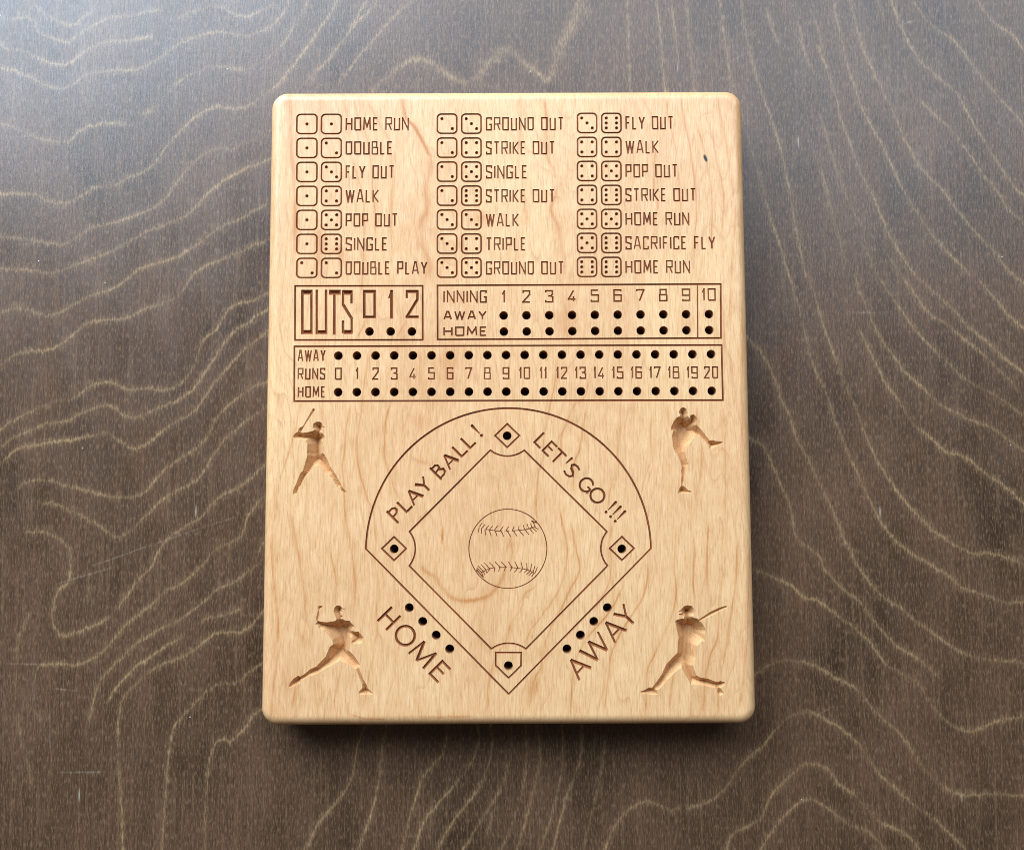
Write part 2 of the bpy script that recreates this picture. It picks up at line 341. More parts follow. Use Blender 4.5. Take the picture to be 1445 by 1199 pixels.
# ------------------------------------------------------------------ mesh helper
def make_obj(name, verts, faces, mat, parent=None, fig=None, smooth_=False, loc=None):
    """faces: (n,4) or list of arrays with the same count per row"""
    me = bpy.data.meshes.new(name)
    verts = np.ascontiguousarray(verts, np.float32)
    if not isinstance(faces, list): faces = [faces]
    faces = [np.asarray(f, np.int32) for f in faces if len(f)]
    nl = sum(f.size for f in faces); nf = sum(len(f) for f in faces)
    me.vertices.add(len(verts)); me.vertices.foreach_set('co', verts.ravel())
    me.loops.add(nl); me.loops.foreach_set('vertex_index', np.concatenate([f.ravel() for f in faces]))
    me.polygons.add(nf)
    tot = np.concatenate([np.full(len(f), f.shape[1], np.int32) for f in faces])
    me.polygons.foreach_set('loop_start', np.concatenate([[0], np.cumsum(tot)[:-1]]).astype(np.int32))
    me.update(calc_edges=True)
    me.validate()
    if fig is not None and len(me.vertices) == len(verts):
        a = me.attributes.new('figure', 'FLOAT', 'POINT'); a.data.foreach_set('value', np.ascontiguousarray(fig, np.float32))
    me.polygons.foreach_set('use_smooth', np.full(len(me.polygons), smooth_, bool))
    me.materials.append(mat)
    o = bpy.data.objects.new(name, me); C.objects.link(o)
    if parent is not None: o.parent = parent
    if loc is not None: o.location = loc
    return o

# ------------------------------------------------------------------ the table
def table_material():
    m, b, N, L = nodes('dark stained birch plywood')
    tc = N('ShaderNodeTexCoord').outputs['Object']
    fig = N('ShaderNodeAttribute', attribute_name='figure').outputs['Fac']
    fib = noise(N, L, tc, (1.0, .11, 1.0), 2000, 3, .7)
    fib2 = noise(N, L, tc, (1.0, .028, 1.0), 900, 4, .65)
    blot = noise(N, L, tc, (1.0, .55, 1.0), 26, 4, .6)
    blot2 = noise(N, L, tc, (1.0, .35, 1.0), 110, 3, .6)
    grit = noise(N, L, tc, (1, .18, 1), 2200, 2, .6)
    col = mix(N, L, rng_map(N, L, blot, .36, .64, 0, 1), (.043, .0215, .0105), (.105, .053, .028))
    col = mix(N, L, rng_map(N, L, blot2, .4, .7, 0, .5), col, (.108, .056, .030))
    col = mix(N, L, rng_map(N, L, fib2, .5, .72, 0, .75), col, (.165, .090, .046))
    col = mix(N, L, rng_map(N, L, fib, .54, .34, 0, .6), col, (.020, .012, .007))
    col = mix(N, L, rng_map(N, L, grit, .50, .74, 0, .55), col, (.25, .148, .083))
    f2 = math_(N, L, 'MULTIPLY', fig, rng_map(N, L, grit, .36, .62, .3, 1.35))
    col = mix(N, L, math_(N, L, 'MULTIPLY', f2, .50), col, (.36, .222, .105))
    # pale pinprick nibs and short pale pores
    mp = N('ShaderNodeMapping'); L(tc, mp.inputs[0]); mp.inputs['Scale'].default_value = (1, .16, 1)
    vo = N('ShaderNodeTexVoronoi'); vo.inputs['Scale'].default_value = 150; L(mp.outputs[0], vo.inputs['Vector'])
    sepc = N('ShaderNodeSeparateColor'); L(vo.outputs['Color'], sepc.inputs[0])
    pore = math_(N, L, 'MULTIPLY', rng_map(N, L, vo.outputs['Distance'], .02, .07, 1, 0), rng_map(N, L, sepc.outputs[0], .78, .84, 0, 1))
    vo2 = N('ShaderNodeTexVoronoi'); vo2.inputs['Scale'].default_value = 110; L(tc, vo2.inputs['Vector'])
    sep2 = N('ShaderNodeSeparateColor'); L(vo2.outputs['Color'], sep2.inputs[0])
    nib = math_(N, L, 'MULTIPLY', rng_map(N, L, vo2.outputs['Distance'], .012, .03, 1, 0), rng_map(N, L, sep2.outputs[0], .70, .72, 0, 1))
    col = mix(N, L, math_(N, L, 'MULTIPLY', pore, .6), col, (.42, .35, .26))
    scr = N('ShaderNodeAttribute', attribute_name='scratch').outputs['Fac']
    col = mix(N, L, math_(N, L, 'MULTIPLY', scr, rng_map(N, L, grit, .35, .6, .2, .8)), col, (.42, .33, .24))
    col = mix(N, L, nib, col, (.75, .72, .66))
    L(col, b.inputs['Base Color'])
    L(math_(N, L, 'ADD', rng_map(N, L, fib, .3, .7, .34, .26), rng_map(N, L, blot2, .3, .7, -.02, .06)), b.inputs['Roughness'])
    b.inputs['Specular IOR Level'].default_value = .50
    h = math_(N, L, 'ADD', math_(N, L, 'MULTIPLY', fib, 1.0), math_(N, L, 'MULTIPLY', fib2, .8))
    h = math_(N, L, 'ADD', h, math_(N, L, 'MULTIPLY', nib, 2.0))
    bp = N('ShaderNodeBump'); bp.inputs['Strength'].default_value = .35; bp.inputs['Distance'].default_value = .00012
    L(h, bp.inputs['Height']); L(bp.outputs[0], b.inputs['Normal'])
    return m
MAT_TABLE = table_material()

def build_table():
    # figure raster in table-plane units (metres / S); mirrored copies carry the figure on beyond the frame
    lines = []
    for p, c_, h_, s_ in TL:
        lines.append((unproject(p, 0) / S, c_, h_, s_))
    c0 = unproject([(0, 0), (IMG_W, 0), (0, IMG_H), (IMG_W, IMG_H)], 0) / S
    xa, xb = c0[:, 0].min(), c0[:, 0].max(); ya, yb = c0[:, 1].min(), c0[:, 1].max()
    for p, c_, h_, s_ in list(lines):
        p = np.asarray(p)
        for q in (np.stack([2 * (xa - 22) - p[:, 0], p[:, 1]], 1), np.stack([2 * (xb + 22) - p[:, 0], p[:, 1]], 1),
                  np.stack([p[:, 0], 2 * (ya - 22) - p[:, 1]], 1), np.stack([p[:, 0], 2 * (yb + 22) - p[:, 1]], 1)):
            lines.append((q, c_, h_, s_))
    M = 420
    rx0, ry0 = xa - M, ya - M
    img = fig_raster(lines, rx0, ry0, int((xb - xa + 2 * M)), int((yb - ya + 2 * M)), 1.0, 1.0)
    # the stain follows the pores: every pore lets a line jump a little up or down
    ny_, nx_ = img.shape
    def pores(n, amp):
        d = rng.normal(0, 1, (ny_ // 14 + 2, nx_)).astype(np.float32) * amp
        j = np.arange(ny_) / 14.0; j0 = j.astype(int); f = (j - j0)[:, None]
        return d[j0] * (1 - f) + d[j0 + 1] * f
    jj = np.arange(ny_)[:, None]; ii = np.arange(nx_)[None]
    def moved_by(d):
        return img[np.clip(jj + np.rint(d).astype(int), 0, ny_ - 1), np.broadcast_to(ii, d.shape)]
    img = np.maximum(moved_by(pores(1, 1.0)), .6 * moved_by(pores(2, 2.4)))
    scl = []
    for ox, oy, sc, ls in ((0, 800, 3.004, [(230,870,450,866),(75,465,130,482),(220,512,350,527),(0,408,200,412),(750,470,790,515),(152,430,140,620),(97,500,96,640),(210,590,213,780),(225,75,480,0)]),
                           (965, 0, 2.998, [(265,160,320,118),(200,262,270,220),(900,112,990,84),(985,390,986,440)]), (0, 400, 2.9975, [(380,1198,640,1105),(640,1105,860,1030),(860,1030,1000,985),(310,215,311,260),(670,45,671,100),(756,365,757,420),(670,410,672,465),(690,800,691,850)]),
                           (1045, 400, 2.9975, [(145,860,185,850),(450,122,585,125)]), (965, 800, 3.004, [(560,630,640,585),(462,865,463,900)])):
        for l in ls: scl.append((unproject(crop(l, ox, oy, sc), 0) / S, .7, 1.1, .36))
    simg = fig_raster(scl, rx0, ry0, nx_, ny_, 1.0, .25)
    def axis(a, b):
        far = np.array([6200, 4200, 2800, 1800, 1100, 700]) 
        coarse = np.arange(M, 30, -4.5)
        return np.concatenate([a - far, a - coarse, np.arange(a - 28, b + 28, 1.25), b + coarse[::-1], b + far[::-1]])
    gx, gy = axis(xa, xb), axis(ya, yb)
    X, Y = np.meshgrid(gx, gy)
    fig = bilinear(img, rx0, ry0, 1.0, X.ravel(), Y.ravel())
    sfig = bilinear(simg, rx0, ry0, 1.0, X.ravel(), Y.ravel())
    out = (X.ravel() < rx0) | (X.ravel() > xb + M) | (Y.ravel() < ry0) | (Y.ravel() > yb + M)
    fig[out] = 0
    nx, ny = len(gx), len(gy)
    idx = np.arange(nx * ny).reshape(ny, nx)
    q = np.stack([idx[:-1, :-1], idx[:-1, 1:], idx[1:, 1:], idx[1:, :-1]], -1).reshape(-1, 4)
    v = np.stack([X.ravel() * S, Y.ravel() * S, np.zeros(nx * ny)], 1)
    # give the top its thickness: a skirt and an underside
    n0 = len(v); cx = [gx[0], gx[-1], gx[-1], gx[0]]; cy = [gy[0], gy[0], gy[-1], gy[-1]]
    ext = np.array([[x * S, y * S, z] for z in (0, -.018) for x, y in zip(cx, cy)])
    v = np.vstack([v, ext])
    sk = [[n0 + i, n0 + 4 + i, n0 + 4 + (i + 1) % 4, n0 + (i + 1) % 4][::-1] for i in range(4)] + [[n0 + 4, n0 + 7, n0 + 6, n0 + 5]]
    o = make_obj('tabletop', v, np.vstack([q, np.array(sk)]), MAT_TABLE, fig=np.concatenate([fig, np.zeros(8, np.float32)]))
    at = o.data.attributes.new('scratch', 'FLOAT', 'POINT'); at.data.foreach_set('value', np.concatenate([sfig, np.zeros(8, np.float32)]).astype(np.float32))
    o['kind'] = 'structure'
    o['label'] = 'dark brown stained plywood tabletop with pale wavy grain lines'
    return o
build_table()

# ------------------------------------------------------------------ engraving: a signed-distance field over the board's top
H = 0.5
GX0, GX1, GY0, GY1 = BX0 + RC, BX1 - RC, BY0 + RC, BY1 - RC
NX = int(round((GX1 - GX0) / H / 4)) * 4 + 1; NY = int(round((GY1 - GY0) / H / 4)) * 4 + 1
HX = (GX1 - GX0) / (NX - 1); HY = (GY1 - GY0) / (NY - 1)
gx = (GX0 + np.arange(NX) * HX).astype(np.float32); gy = (GY0 + np.arange(NY) * HY).astype(np.float32)
SD = np.full((NY, NX), 9.0, np.float32)       # distance to the nearest cut outline, negative inside
DEP = np.zeros((NY, NX), np.float32)
PID = np.full((NY, NX), -1, np.int16)
HSD = np.full((NY, NX), 9.0, np.float32)
parts = []                                    # dicts: name, label, parent index, material

def part(name, label=None, parent=None, mat=None):
    parts.append(dict(name=name, label=label, parent=parent, mat=mat)); return len(parts) - 1
def window(xmin, xmax, ymin, ymax, m=3.0):
    i0 = max(int((xmin - m - GX0) / HX), 0); i1 = min(int((xmax + m - GX0) / HX) + 2, NX)
    j0 = max(int((ymin - m - GY0) / HY), 0); j1 = min(int((ymax + m - GY0) / HY) + 2, NY)
    return slice(j0, j1), slice(i0, i1), gx[None, i0:i1], gy[j0:j1, None]
def carve(win, sd, pid, slope, cap, extra=None):
    j, i = win
    d = np.clip(-sd * slope, 0, cap)
    if extra is not None: d = np.maximum(d + extra * (d > .8), 0)
    better = sd < SD[j, i]
    PID[j, i][better] = pid
    np.minimum(SD[j, i], sd, out=SD[j, i])
    np.maximum(DEP[j, i], d, out=DEP[j, i])
SLOPE = 1.45
def seg(a, b, w0, w1, pid, ea=0.0, eb=0.0, rnd=False, slope=SLOPE, cap=5.0):
    """one straight V-cut from a to b (board units) of width w0..w1; ea/eb lengthen the ends"""
    a = np.asarray(a, float); b = np.asarray(b, float); e = b - a; L = np.hypot(*e)
    if L < 1e-6: e = np.array([1., 0]); L = 1e-6
    e = e / max(np.hypot(*e), 1e-9)
    a = a - e * ea; b = b + e * eb; L = L + ea + eb
    w = max(w0, w1)
    j, i, X, Y = window(min(a[0], b[0]) - w, max(a[0], b[0]) + w, min(a[1], b[1]) - w, max(a[1], b[1]) + w)
    if X.size == 0 or Y.size == 0: return
    al = (X - a[0]) * e[0] + (Y - a[1]) * e[1]; ac = np.abs(-(X - a[0]) * e[1] + (Y - a[1]) * e[0])
    t = np.clip(al / L, 0, 1); hw = (w0 + (w1 - w0) * t) / 2
    if rnd:
        sd = np.hypot(al - np.clip(al, 0, L), ac) - hw
    else:
        qx = np.abs(al - L / 2) - L / 2; qy = ac - hw
        sd = np.minimum(np.maximum(qx, qy), 0) + np.hypot(np.maximum(qx, 0), np.maximum(qy, 0))
    carve((j, i), sd.astype(np.float32), pid, slope, cap)
def poly(pts, w, pid, closed=False, rnd=False, slope=SLOPE):
    pts = [np.asarray(p, float) for p in pts]
    if closed: pts = pts + [pts[0]]
    n = len(pts) - 1
    for k in range(n):
        ea = w / 2 if (k > 0 or closed) and not rnd else 0
        eb = w / 2 if (k < n - 1 or closed) and not rnd else 0
        seg(pts[k], pts[k + 1], w, w, pid, ea, eb, rnd, slope)
def disc(c, r, pid, slope=SLOPE, cap=5.0):
    j, i, X, Y = window(c[0] - r, c[0] + r, c[1] - r, c[1] + r)
    carve((j, i), (np.hypot(X - c[0], Y - c[1]) - r).astype(np.float32), pid, slope, cap)
holes = []
def hole(p, label=None):
    c = U(p)[0]; r = 6.25; holes.append((c, r, label))
    j, i, X, Y = window(c[0] - r, c[0] + r, c[1] - r, c[1] + r)
    np.minimum(HSD[j, i], (np.hypot(X - c[0], Y - c[1]) - r).astype(np.float32), out=HSD[j, i])
def polygon(pts, pid, slope, cap, ripple=None):
    P = np.asarray(pts, float)
    j, i, X, Y = window(P[:, 0].min(), P[:, 0].max(), P[:, 1].min(), P[:, 1].max())
    X, Y = np.broadcast_arrays(X, Y)
    d = np.full(X.shape, 1e9); ins = np.zeros(X.shape, bool)
    for k in range(len(P)):
        a, b = P[k], P[(k + 1) % len(P)]; e = b - a
        t = np.clip(((X - a[0]) * e[0] + (Y - a[1]) * e[1]) / max(e @ e, 1e-9), 0, 1)
        d = np.minimum(d, np.hypot(X - a[0] - t * e[0], Y - a[1] - t * e[1]))
        if a[1] != b[1]:
            c = ((a[1] > Y) != (b[1] > Y)) & (X < (b[0] - a[0]) * (Y - a[1]) / (b[1] - a[1]) + a[0])
            ins ^= c
    sd = np.where(ins, -d, d).astype(np.float32)
    ex = None if ripple is None else ripple(X, Y).astype(np.float32)
    carve((j, i), sd, pid, slope, cap, ex)

# ---- square condensed lettering: stroke centre lines in a unit box, width relative to a cap height of 19.2
G = {
 'A': (10, [[(0,0),(.40,1),(.60,1),(1,0)], [(.16,.30),(.84,.30)]]),
 'B': (8.8, [[(0,0),(0,1),(.85,1),(.85,.56),(0,.54)], [(.6,.53),(1,.53),(1,0),(0,0)]]),
 'C': (8.2, [[(1,.78),(1,1),(.12,1),(0,.9),(0,0),(1,0),(1,.25)]]),
 'D': (9, [[(0,0),(.82,0),(1,.1),(1,1),(0,1),(0,0)]]),
 'E': (7.4, [[(1,1),(0,1),(0,0),(1,0)], [(0,.52),(.85,.52)]]),
 'F': (7.4, [[(1,1),(0,1),(0,0)], [(0,.5),(.85,.5)]]),
 'G': (8.8, [[(1,.8),(1,1),(.1,1),(0,.9),(0,0),(1,0),(1,.46),(.55,.46)]]),
 'H': (9.6, [[(0,0),(0,1)], [(1,0),(1,1)], [(0,.52),(1,.52)]]),
 'I': (2.0, [[(.5,0),(.5,1)]]),
 'K': (9, [[(0,0),(0,1)], [(1,1),(.15,.5),(1,0)]]),
 'L': (7, [[(0,1),(0,0),(1,0)]]),
 'M': (11, [[(0,0),(.08,1),(.5,.25),(.92,1),(1,0)]]),
 'N': (9.6, [[(0,0),(0,1),(1,0),(1,1)]]),
 'O': (9.6, [[(0,0),(0,1),(1,1),(1,0),(0,0)]]),
 'P': (8.8, [[(0,0),(0,1),(1,1),(1,.46),(0,.44)]]),
 'R': (9.2, [[(0,0),(0,1),(1,1),(1,.5),(0,.48)], [(.55,.48),(1,0)]]),
 'S': (8.6, [[(1,.80),(1,1),(0,1),(0,.58),(1,.42),(1,0),(0,0),(0,.2)]]),
 'T': (8.8, [[(0,1),(1,1)], [(.5,1),(.5,0)]]),
 'U': (8.8, [[(0,1),(0,0),(1,0),(1,1)]]),
 'W': (12.5, [[(0,1),(.25,0),(.5,.95),(.75,0),(1,1)]]),
 'Y': (9.6, [[(0,1),(.5,.42),(1,1)], [(.5,.42),(.5,0)]]),
 '0': (8.6, [[(0,0),(0,1),(1,1),(1,0),(0,0)]]),
 '1': (3.6, [[(0,.70),(.8,1),(.8,0)]]),
 '2': (9.2, [[(.05,.80),(.05,1),(.95,1),(.95,.68),(0,0),(1,0)]]),
 '3': (8.6, [[(0,.82),(0,1),(.95,1),(.95,.68),(.75,.54),(.35,.54)], [(.75,.54),(1,.42),(1,0),(0,0),(0,.18)]]),
 '4': (9.6, [[(.72,1),(0,.22),(1,.22)], [(.70,.48),(.70,0)]]),
 '5': (8.8, [[(.95,1),(.03,1),(.03,.57),(1,.57),(1,0),(0,0),(0,.16)]]),
 '6': (8.8, [[(.95,.85),(.95,1),(0,1),(0,0),(1,0),(1,.55),(0,.55)]]),
 '7': (9.0, [[(0,.86),(0,1),(1,1),(.35,0)]]),
 '8': (8.8, [[(.08,.54),(.08,1),(.92,1),(.92,.54),(0,.54),(0,0),(1,0),(1,.54)]]),
 '9': (8.8, [[(1,.46),(0,.46),(0,1),(1,1),(1,0),(.05,0),(.05,.14)]]),
 ' ': (5.0, []),
}
def text(s, x0, x1, yt, yb, pid, w=2.35, gap=2.3):
    """engrave s so that it fills the traced box"""
    a = U((x0, yt))[0]; b = U((x1, yt))[0]; c = U((x0, yb))[0]
    wid = np.hypot(*(b - a)); hgt = a[1] - c[1]; base = c[1]; left = c[0]
    tot = sum(G[ch][0] for ch in s) + gap * (len(s) - 1)
    k = wid / tot; x = left
    W0 = w
    for ch in s:
        gw = G[ch][0] * k
        w = W0 * (.84 if ch in 'AWMKNRB48' and gw < 11.5 else 1)
        for st in G[ch][1]:
            if gw > w * 1.3:
                pts = [(x + w / 2 + px * (gw - w), base + w / 2 + py * (hgt - w)) for px, py in st]
            else:
                pts = [(x + gw / 2, base + w / 2 + py * (hgt - w)) for px, py in st]
            # free ends reach the box
            poly([np.array(p) for p in pts], w, pid)
            for end, nb in ((pts[0], pts[1]), (pts[-1], pts[-2])):
                pass
        x += gw + gap * k

# ---- the table of dice results
COLS = [
 dict(d=((418.0, 448.3), (452.7, 482.7)), tx=487.5, t=165.9, y0=160.6, rows=[('HOME RUN',577,1,1),('DOUBLE',554,1,2),('FLY OUT',556.8,1,3),('WALK',534.8,1,4),('POP OUT',561.4,1,5),('SINGLE',546.8,1,6),('DOUBLE PLAY',603.2,2,2)]),
 dict(d=((616.1, 645.8), (650.4, 680.2)), tx=685.5, t=165.8, y0=160.2, rows=[('GROUND OUT',795.8,2,3),('STRIKE OUT',783.4,2,4),('SINGLE',744.3,2,5),('STRIKE OUT',783.4,2,6),('WALK',732.4,3,3),('TRIPLE',742.4,3,4),('GROUND OUT',796.2,3,5)]),
 dict(d=((813.6, 843.3), (847.8, 877.8)), tx=882.6, t=164.3, y0=159.2, rows=[('FLY OUT',950.8,3,6),('WALK',929.9,4,4),('POP OUT',956.9,4,5),('STRIKE OUT',982.6,4,6),('HOME RUN',972.8,5,5),('SACRIFICE FLY',1009.8,5,6),('HOME RUN',974,6,6)]),
]
PIPS = {1:[(0,0)], 2:[(-1,1),(1,-1)], 3:[(-1,1),(0,0),(1,-1)], 4:[(-1,1),(1,1),(-1,-1),(1,-1)], 5:[(-1,1),(1,1),(0,0),(-1,-1),(1,-1)], 6:[(-1,1),(1,1),(-1,0),(1,0),(-1,-1),(1,-1)]}
for col in COLS:
    for r, (word, xe, d1, d2) in enumerate(col['rows']):
        yt = col['y0'] + 33.83 * r
        for (xa, xb), val in zip(col['d'], (d1, d2)):
            pid = part('die_symbol')
            a = U((xa, yt))[0]; b = U((xb, yt + 29.4))[0]
            w = 2.45; x0, x1, y1, y0 = a[0] + w / 2, b[0] - w / 2, a[1] - w / 2, b[1] + w / 2
            rr = 5.6; pts = []
            for cx, cy, a0 in ((x1 - rr, y1 - rr, 0), (x0 + rr, y1 - rr, 90), (x0 + rr, y0 + rr, 180), (x1 - rr, y0 + rr, 270)):
                for q in range(0, 91, 15):
                    t = math.radians(a0 + q); pts.append((cx + rr * math.cos(t), cy + rr * math.sin(t)))
            poly(pts, w, pid, closed=True, rnd=True)
            cx, cy = (x0 + x1) / 2, (y0 + y1) / 2
            for px, py in PIPS[val]:
                disc((cx + 7.5 * px, cy + 7.4 * py), 2.35, part('pip', parent=pid), slope=1.6)
        ty = col['t'] + 33.86 * r
        text(word, col['tx'], xe, ty, ty + 19.0, part('lettering'))

# ---- score frames
def frame(name, pts, w=2.7, label=None):
    pid = part(name, label)
    poly([p for p in U(pts)], w, pid, closed=True)
    return pid
frame('score_frame', [(416.6,403.6),(596.4,403.4),(596.6,479.6),(416.4,479.8)])
pidI = frame('score_frame', [(617.4,403.0),(1017.0,400.9),(1017.6,477.0),(617.6,479.2)])
q = U([(984.3, 401.5), (984.6, 477.0)]); seg(q[0], q[1], 1.9, 1.9, pidI)
frame('score_frame', [(415.5,488.9),(1018.3,486.9),(1020.2,564.6),(415.3,566.0)])

# tall OUTS lettering: straight V-cuts of their own widths (crop coordinates of the trace)
def big(pid, *strokes, ox=410, oy=395, sc=7.225):
    for x0, y0, x1, y1, w in strokes:
        p = U(crop((x0, y0, x1, y1), ox, oy, sc)); seg(p[0], p[1], w / sc, w / sc, pid, slope=1.35, cap=6)
pid = part('lettering', 'tall deep-cut word OUTS')
big(pid, (121,100,121,555,27), (213,100,213,555,25), (112,126,222,126,52), (118,532,218,532,46),
    (268,100,268,555,27), (362,100,362,555,27), (262,533,370,533,44),
    (391,127,512,127,54), (447,110,447,560,27),
    (535,103,535,265,25), (622,103,622,242,25), (528,128,634,128,52), (535,250,622,392,30), (624,380,624,548,25), (540,532,630,532,46), (535,414,535,545,27))
for k, st in enumerate(([(752,102,752,392,28),(858,102,858,392,28),(740,119,872,119,36),(742,378,870,378,28)],
                        [(1031,102,1031,396,32),(1037,104,1002,186,20)],
                        [(1186,103,1186,188,26),(1294,108,1294,205,27),(1176,118,1306,118,34),(1296,196,1186,378,30),(1172,378,1308,378,30)])):
    big(part('numeral'), *st)
for x in (521.4, 551.3, 581.2): hole((x, 467.8))

# innings
text('INNING', 625.6, 687.1, 409.8, 427.8, part('lettering'))
text('AWAY', 625.6, 686.8, 438.6, 451.9, part('lettering'), w=2.4, gap=2.2)
text('HOME', 625.6, 687.1, 460.9, 474.7, part('lettering'), w=2.4, gap=2.2)
for n in range(1, 11):
    x = 710.7 + 32.2 * (n - 1); dy = -3.0 * (n - 1) / 9
    wd = {1: 5.5, 10: 20}.get(n, 12.3)
    text(str(n), x - wd / 2, x + wd / 2, 409.9 + dy, 427.9 + dy, part('numeral'))
    hole((x, 445.2 + dy * .66)); hole((x + .4, 467.9 + dy * .72))
# runs
text('AWAY', 419.9, 459.6, 493.5, 510.5, part('lettering'))
text('RUNS', 419.9, 459.0, 519.1, 535.9, part('lettering'))
text('HOME', 419.9, 459.2, 544.9, 561.3, part('lettering'))
for n in range(21):
    x = 477.4 + 26.3 * n; dy = -2.0 * n / 20
    wd = 10.0 if n < 10 else {11: 10.2, 20: 20.4, 10: 15.8}.get(n, 16.2)
    if n == 1: wd = 4.6
    text(str(n), x - wd / 2, x + wd / 2, 518.8 + dy, 536.2 + dy, part('numeral'), w=2.2)
    hole((x, 501.9 + dy * 1.1)); hole((x - .3 + .07 * n, 553.3 + dy * .9))

# ---- the ball field
def arc3(a, m, b, n=40):
    a, m, b = (np.asarray(p, float) for p in (a, m, b))
    d = 2 * (a[0] * (m[1] - b[1]) + m[0] * (b[1] - a[1]) + b[0] * (a[1] - m[1]))
    ux = ((a @ a) * (m[1] - b[1]) + (m @ m) * (b[1] - a[1]) + (b @ b) * (a[1] - m[1])) / d
    uy = ((a @ a) * (b[0] - m[0]) + (m @ m) * (a[0] - b[0]) + (b @ b) * (m[0] - a[0])) / d
    c = np.array([ux, uy]); r = np.hypot(*(a - c))
    t0, tm, t1 = (math.atan2(*(p - c)[::-1]) for p in (a, m, b))
    def unw(t, ref):
        while t < ref: t += 2 * math.pi
        return t
    if unw(tm, t0) > unw(t1, t0): t1 = -((2 * math.pi) - (unw(t1, t0) - t0)) + t0
    else: t1 = unw(t1, t0)
    t = np.linspace(t0, t1, n)
    return [c + r * np.array([math.cos(x), math.sin(x)]) for x in t]
pid = part('field_outline')
k = U([(516.4,774.2), (715.3,576.0), (918.7,773.6), (717.8,978.8)])
poly(arc3(k[0], k[1], k[2], 120), 2.8, pid, rnd=True)
seg(k[0], k[3], 2.4, 2.4, pid, rnd=True); seg(k[3], k[2], 2.4, 2.4, pid, rnd=True)
pid = part('infield_outline')
k = U([(692,635.2),(716,643.4),(739.8,635.2),(856.6,750),(848,774),(857.4,798),(742.2,915.2),(717.6,907.2),(693.4,915.2),(577.6,798),(586.1,774),(577.8,750)])
for a in (0, 3, 6, 9):
    poly(arc3(k[a], k[a + 1], k[a + 2], 24), 2.4, pid, rnd=True)
    seg(k[a + 2], k[(a + 3) % 12], 2.4, 2.4, pid, rnd=True)
for cx, cy in ((715.8, 614.6), (556.1, 773.9), (877.6, 773.6)):
    pid = part('base_outline')
    poly(list(U([(cx, cy - 16.6), (cx + 17.2, cy), (cx, cy + 16.6), (cx - 17.2, cy)])), 2.5, pid, closed=True)
pid = part('plate_outline')
poly(list(U([(699.5,920.3),(735.6,920.4),(735.2,938.9),(717.7,956.2),(699.6,938.6)])), 2.3, pid, closed=True)
for p in ((715.6, 614.7), (556.2, 774.3), (877.5, 774.3), (717.4, 938.9)): hole(p)
for p in ((577.5,857.1),(596.5,876.5),(615.5,895.8),(634.6,915.2),(857.1,857.1),(838.1,876.5),(819.1,895.7),(800.1,915.2)): hole(p)

# humanist lettering: strokes (x0,y0,x1,y1,w0,w1) in a unit cap-height frame, width along x in its own units
HG = {
 'P': [(.07,0,.07,1,1,1),(.07,.94,.42,.94,.8,.8),(.42,.94,.58,.82,.9,1),(.58,.82,.58,.64,1,1),(.58,.64,.42,.5,1,.8),(.42,.5,.07,.48,.8,.8)],
 'L': [(.07,0,.07,1,1,1),(.07,.06,.6,.06,.85,.9)],
 'A': [(.02,0,.42,1,.75,.75),(.42,1,.86,0,1.2,1.35),(.18,.33,.70,.33,.7,.7)],
 'Y': [(0,1,.42,.48,1.35,1.1),(.80,1,.42,.48,.75,.8),(.42,.5,.42,0,1,1)],
 'B': [(.07,0,.07,1,1,1),(.07,.94,.40,.94,.8,.8),(.40,.94,.52,.82,.9,.9),(.52,.82,.5,.62,.9,.9),(.5,.62,.07,.54,.8,.8),(.40,.54,.62,.38,.9,1),(.62,.38,.6,.18,1,1),(.6,.18,.42,.06,.9,.8),(.42,.06,.07,.06,.8,.8)],
 'E': [(.07,0,.07,1,1,1),(.07,.94,.6,.94,.85,.9),(.07,.54,.54,.54,.8,.8),(.07,.06,.63,.06,.85,.9)],
 'T': [(0,.94,.84,.94,.9,.9),(.42,.94,.42,0,1,1)],
 "'": [(.06,1.08,.02,.60,1.15,.6)],
 'S': [(.58,.90,.42,.97,.9,.9),(.42,.97,.18,.92,.9,.9),(.18,.92,.08,.76,1,1),(.08,.76,.2,.58,1,1),(.2,.58,.45,.45,1.1,1.1),(.45,.45,.57,.28,1,1),(.57,.28,.45,.08,1,.9),(.45,.08,.22,.02,.9,.9),(.22,.02,.02,.1,.9,.9)],
 'H': [(.07,0,.07,1,1,1),(.70,0,.70,1,1,1),(.07,.52,.70,.52,.85,.85)],
 '!': [(.06,1.06,.05,.34,1.25,.45)],
}
def hletter(ch, s0, s1, o, ang, cap, w, pid):
    """o: traced baseline origin; ang: reading direction in degrees (anticlockwise); s0..s1 in traced units"""
    O = U(o)[0]; e = np.array([math.cos(math.radians(ang)), math.sin(math.radians(ang))]); u = np.array([-e[1], e[0]])
    st = HG[ch]; mx = max(max(a[0], a[2]) for a in st); mn = min(min(a[0], a[2]) for a in st)
    for x0, y0, x1, y1, w0, w1 in st:
        k = (s1 - s0) / max(mx - mn, .2)
        if ch in "!'": k = cap
        p = O + e * (s0 + (x0 - mn) * k) + u * y0 * cap; q_ = O + e * (s0 + (x1 - mn) * k) + u * y1 * cap
        seg(p, q_, w0 * w, w1 * w, pid, ea=0.2, eb=0.2, rnd=ch in "SB!P'")
    if ch == '!':
        disc(O + e * (s0 + .0 * cap) + u * .12 * cap, w * .68, pid)
def hring(c, rs, rh, o, ang, w, pid, t0=0, t1=360):
    O = U(o)[0]; e = np.array([math.cos(math.radians(ang)), math.sin(math.radians(ang))]); u = np.array([-e[1], e[0]])
    t = np.radians(np.arange(t0, t1 + 1, 10))
    pts = [O + e * (c[0] + rs * math.cos(x)) + u * (c[1] + rh * math.sin(x)) for x in t]
    poly(pts, w, pid, rnd=True)
    return O, e, u
